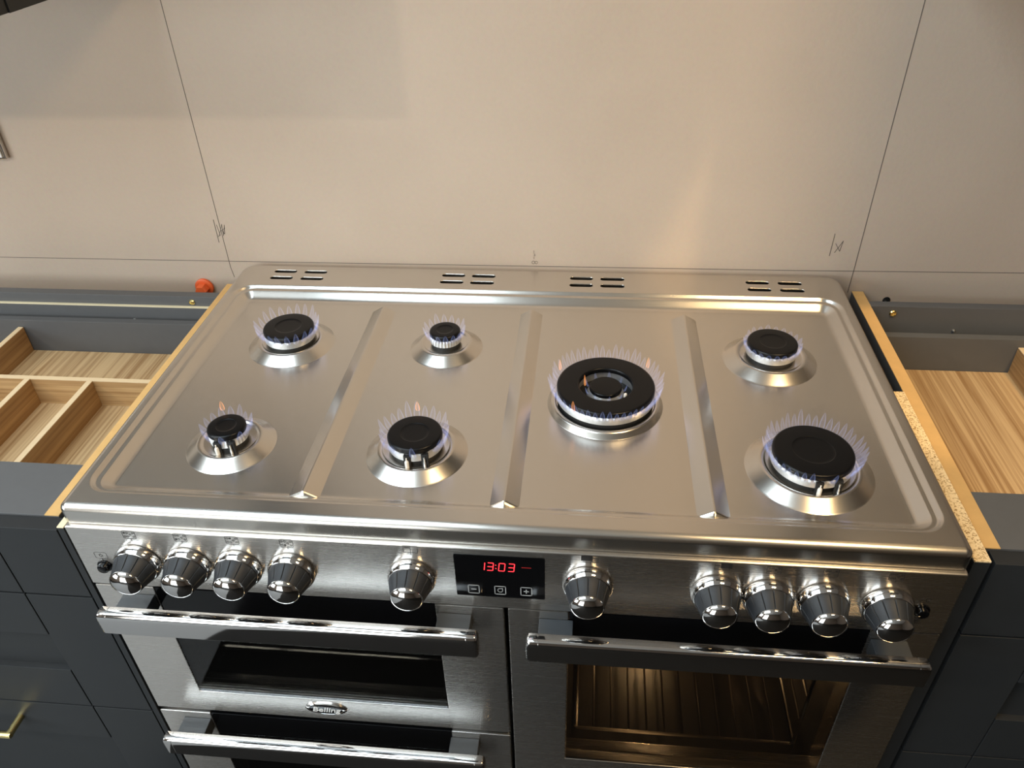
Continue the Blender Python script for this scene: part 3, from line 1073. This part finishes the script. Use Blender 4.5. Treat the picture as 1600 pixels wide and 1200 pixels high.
def base_cabinet(x0, x1, yf, side, lab):
    """yf: front face of the drawer fronts; side = +1 when the x1 panel is next to the cooker"""
    yc = yf + 0.0205                               # front edge of the carcass
    zt = -0.031
    yb = yc + 0.560
    cb = thing('base_cabinet', lab, 'cabinet', ((x0 + x1) / 2, yc + 0.28, RZ0), 'open slate base cabinets beside the cooker')
    for k, a in enumerate((x0, x1 - 0.018)):
        b = B()
        box(b, a, a + 0.018, yc, yb, -0.755, zt - 0.0012)
        box(b, a, a + 0.018, yc, yb, zt - 0.0012, zt, mi=1)
        part('side_panel', b, ['slate_melamine', 'mdf'], cb, smooth=0, label='slate side panel with bare brown top edge')
    xi0, xi1 = x0 + 0.018, x1 - 0.018
    b = B()
    box(b, xi0, xi1, yc, yc + 0.088, zt - 0.016, zt - 0.0002, 0.0006)
    part('front_rail', b, 'slate_melamine', cb)
    ry = yb - 0.0475
    part('back_rail', bbox(xi0, xi1, ry, ry + 0.0165, zt - 0.10, zt, 0.0006), 'slate_melamine', cb)
    if side > 0:
        b = B()
        box(b, xi0, xi1, ry - 0.0055, ry - 0.0002, -0.70, -0.0505)
        box(b, xi0, xi1, ry - 0.0055, ry - 0.0002, -0.0505, -0.0490, mi=1)
        part('back_panel', b, ['slate_melamine', 'cream_edge'], cb, smooth=0)
        scr = [(-0.5809, ry, -0.0414, 0.0052, 'brass'), (-0.693, ry - 0.0055, -0.0772, 0.0032, 'zinc'), (-0.8352, ry - 0.0055, -0.0772, 0.0024, 'print_black')]
    else:
        part('back_panel', bbox(xi0, xi1, ry + 0.0168, ry + 0.0248, -0.70, zt - 0.02), 'slate_melamine', cb, smooth=0)
        scr = [(0.5837, ry, -0.0431, 0.0056, 'brass'), (0.6851, ry, -0.0724, 0.0024, 'zinc')]
    for sx, sy, sz, sr, sm in scr:
        part('screw', lathe(B(), [(sr, 0), (sr, 0.0015), (sr * 0.75, 0.0032), (sr * 0.45, 0.0036), (sr * 0.35, 0.0022), (0.0001, 0.0022)], 18, (sx, sy + 0.0002, sz), 'y'), sm, cb)
    part('floor_panel', bbox(xi0, xi1, yc, ry - 0.012, -0.755, -0.737), 'slate_melamine', cb, smooth=0)
    part('plinth', bbox(x0, x1, yc + 0.05, yc + 0.068, RZ0, -0.7555), 'slate_paint', cb, smooth=0)
    # inner drawer
    dyb = yc + 0.485
    dz0 = -0.1370
    b = B()
    box(b, xi0 + 0.012, xi1 - 0.012, yc + 0.012, dyb + 0.013, dz0 - 0.016, dz0 - 0.0012)
    dr = part('drawer', b, 'slate_melamine', cb, smooth=0)
    part('drawer_back', bbox(xi0 + 0.012, xi1 - 0.012, dyb, dyb + 0.0135, dz0 - 0.0008, -0.0700, 0.0006), 'slate_melamine', dr)
    for a in (xi0 + 0.012, xi1 - 0.024):
        part('drawer_side', bbox(a, a + 0.012, yc + 0.012, dyb - 0.0005, dz0 - 0.0008, -0.0800), 'slate_melamine', dr, smooth=0)
    fx0, fx1 = (x0 + 0.002, x1 + 0.0085) if side > 0 else (x0 + 0.0060, x1 - 0.002)
    drawer_front(cb, fx0, fx1, -0.1525, -0.0335, yf, side, True, False)
    drawer_front(cb, fx0, fx1, -0.4040, -0.1555, yf, side, False, True)
    drawer_front(cb, fx0, fx1, -0.7400, -0.4070, yf, side, False, True)
    return cb


base_cabinet(-1.3165, -0.5165, -0.0055, 1, 'dark slate base cabinet left of the cooker with a divided oak drawer')
base_cabinet(0.5290, 1.1290, 0.0180, -1, 'dark slate base cabinet right of the cooker with an open oak drawer')

# oak drawer inserts
fz = -0.1362
ix0, ix1 = -1.2860, -0.5475
iy0, iy1 = 0.0290, 0.4990
tr = thing('cutlery_tray', 'oak cutlery tray with upright dividers in the left drawer', 'tray', ((ix0 + ix1) / 2, 0.27, fz), 'oak drawer inserts')
part('tray_base', bbox(ix0, ix1, iy0, iy1, fz, fz + 0.004), 'oak_long', tr, smooth=0)
TT = -0.0835


def oak_bar(name, x0, x1, y0, y1, mat, parent):
    b = B()
    box(b, x0, x1, y0, y1, fz + 0.0042, TT - 0.0012)
    box(b, x0, x1, y0, y1, TT - 0.0012, TT, mi=1)
    part(name, b, [mat, 'oak_edge'], parent, smooth=0)


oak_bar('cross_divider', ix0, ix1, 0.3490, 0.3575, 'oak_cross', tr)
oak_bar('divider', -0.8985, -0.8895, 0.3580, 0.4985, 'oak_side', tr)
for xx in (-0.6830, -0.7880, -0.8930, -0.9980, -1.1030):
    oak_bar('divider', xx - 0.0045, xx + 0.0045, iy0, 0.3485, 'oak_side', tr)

jx0, jx1 = 0.5600, 1.0980
jy0, jy1 = 0.0520, 0.5225
tr2 = thing('drawer_insert', 'plain oak drawer insert with one divider in the right drawer', 'tray', ((jx0 + jx1) / 2, 0.29, fz), 'oak drawer inserts')
part('tray_base', bbox(jx0, jx1, jy0, jy1, fz, fz + 0.004), 'oak_long', tr2, smooth=0)
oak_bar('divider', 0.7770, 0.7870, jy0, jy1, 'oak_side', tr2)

# filler strips between cabinets and cooker
fp = thing('filler_panel', 'narrow slate filler strip with pale top edge left of the cooker', 'filler panel', (-0.5085, 0.15, RZ0), 'filler strips beside the cooker')
part('strip', bbox(-0.5062, -0.4982, -0.0052, 0.30, RZ0, -0.0300), 'slate_paint', fp, smooth=0)
part('top_edge', bbox(-0.5062, -0.4982, -0.0052, 0.30, -0.0298, -0.0285), 'cream_edge', fp, smooth=0)
fp = thing('filler_panel', 'black filler strip with raw chipboard top edge right of the cooker', 'filler panel', (0.522, 0.16, RZ0), 'filler strips beside the cooker')
part('strip', bbox(0.5115, 0.5285, 0.0165, 0.3170, RZ0, -0.0305), 'slate_paint', fp, smooth=0)
part('top_edge', bbox(0.5115, 0.5285, 0.0165, 0.3170, -0.0303, -0.0285), 'chipboard', fp, smooth=0, label='bare chipboard edge')

# ------------------------------------------------------------------ things on the wall
pc = thing('pipe_cap', 'orange plastic cap on a pipe end at the wall left of the cooker', 'pipe cap', (-0.5905, RY1 - 0.011, -0.066))
part('flange', lathe(B(), [(0.0150, 0), (0.0165, 0.001), (0.0165, 0.0050), (0.0150, 0.0062), (0.0110, 0.0064)], 32, (-0.5905, RY1 - 0.0003, -0.0510), 'y'), 'orange_plastic', pc, smooth=50)
part('plug', lathe(B(), [(0.0108, 0.0066), (0.0108, 0.018), (0.0095, 0.0205), (0.0001, 0.0208)], 6, (-0.5905, RY1 - 0.0003, -0.0510), 'y'), 'orange_plastic', pc, smooth=20)

so = thing('wall_socket', 'white electrical socket with chrome rim on the left wall edge', 'socket', (-0.936, RY1 - 0.004, 0.186))
part('back_plate', bbox(-1.0090, -0.8640, RY1 - 0.0095, RY1 - 0.0003, 0.1840, 0.2720, 0.0015), 'chrome', so)
part('face_plate', bbox(-1.0050, -0.8680, RY1 - 0.0130, RY1 - 0.0097, 0.1880, 0.2680, 0.0012), 'white_plastic', so)
for sx in (-0.9700, -0.9030):
    part('rocker', bbox(sx - 0.006, sx + 0.006, RY1 - 0.0150, RY1 - 0.0132, 0.2440, 0.2620, 0.0008), 'white_plastic', so)

wh = thing('wall_fixing', 'screw in a dark hole in the wall above the right cabinet', 'screw', (0.5877, RY1 - 0.002, -0.053))
part('hole', lathe(B(), [(0.0062, 0), (0.0062, 0.0008), (0.0001, 0.0008)], 20, (0.5882, RY1 - 0.0002, -0.0472), 'y'), 'black_matt', wh, smooth=0)
part('screw', lathe(B(), [(0.0020, 0), (0.0028, 0.0035), (0.0001, 0.005)], 12, (0.5870, RY1 - 0.0011, -0.0500), 'y'), 'zinc', wh)


def wall_cabinet(x0, x1, zb, lab):
    y0, y1, z1 = 0.275, RY1 - 0.0005, 1.22
    c = thing('wall_cabinet', lab, 'cabinet', ((x0 + x1) / 2, (y0 + y1) / 2, zb), 'slate wall cabinets')
    for a in (x0, x1 - 0.018):
        part('side_panel', bbox(a, a + 0.018, y0, y1, zb, z1), 'slate_paint', c, smooth=0)
    part('bottom_panel', bbox(x0 + 0.0182, x1 - 0.0182, y0, y1, zb + 0.001, zb + 0.019), 'light_melamine', c, smooth=0, label='pale underside panel')
    part('top_panel', bbox(x0 + 0.0182, x1 - 0.0182, y0, y1, z1 - 0.018, z1), 'slate_paint', c, smooth=0)
    part('back_panel', bbox(x0 + 0.0182, x1 - 0.0182, y1 - 0.006, y1, zb + 0.03, z1 - 0.0184), 'slate_paint', c, smooth=0)
    part('cabinet_door', bbox(x0 + 0.0015, x1 - 0.0015, y0 - 0.0205, y0 - 0.0005, zb, z1, 0.001), 'slate_paint', c)


wall_cabinet(-1.1300, -0.5320, 0.4640, 'dark slate wall cabinet at the top left corner')
wall_cabinet(0.5300, 1.1300, 0.4640, 'dark slate wall cabinet above the right base cabinet')
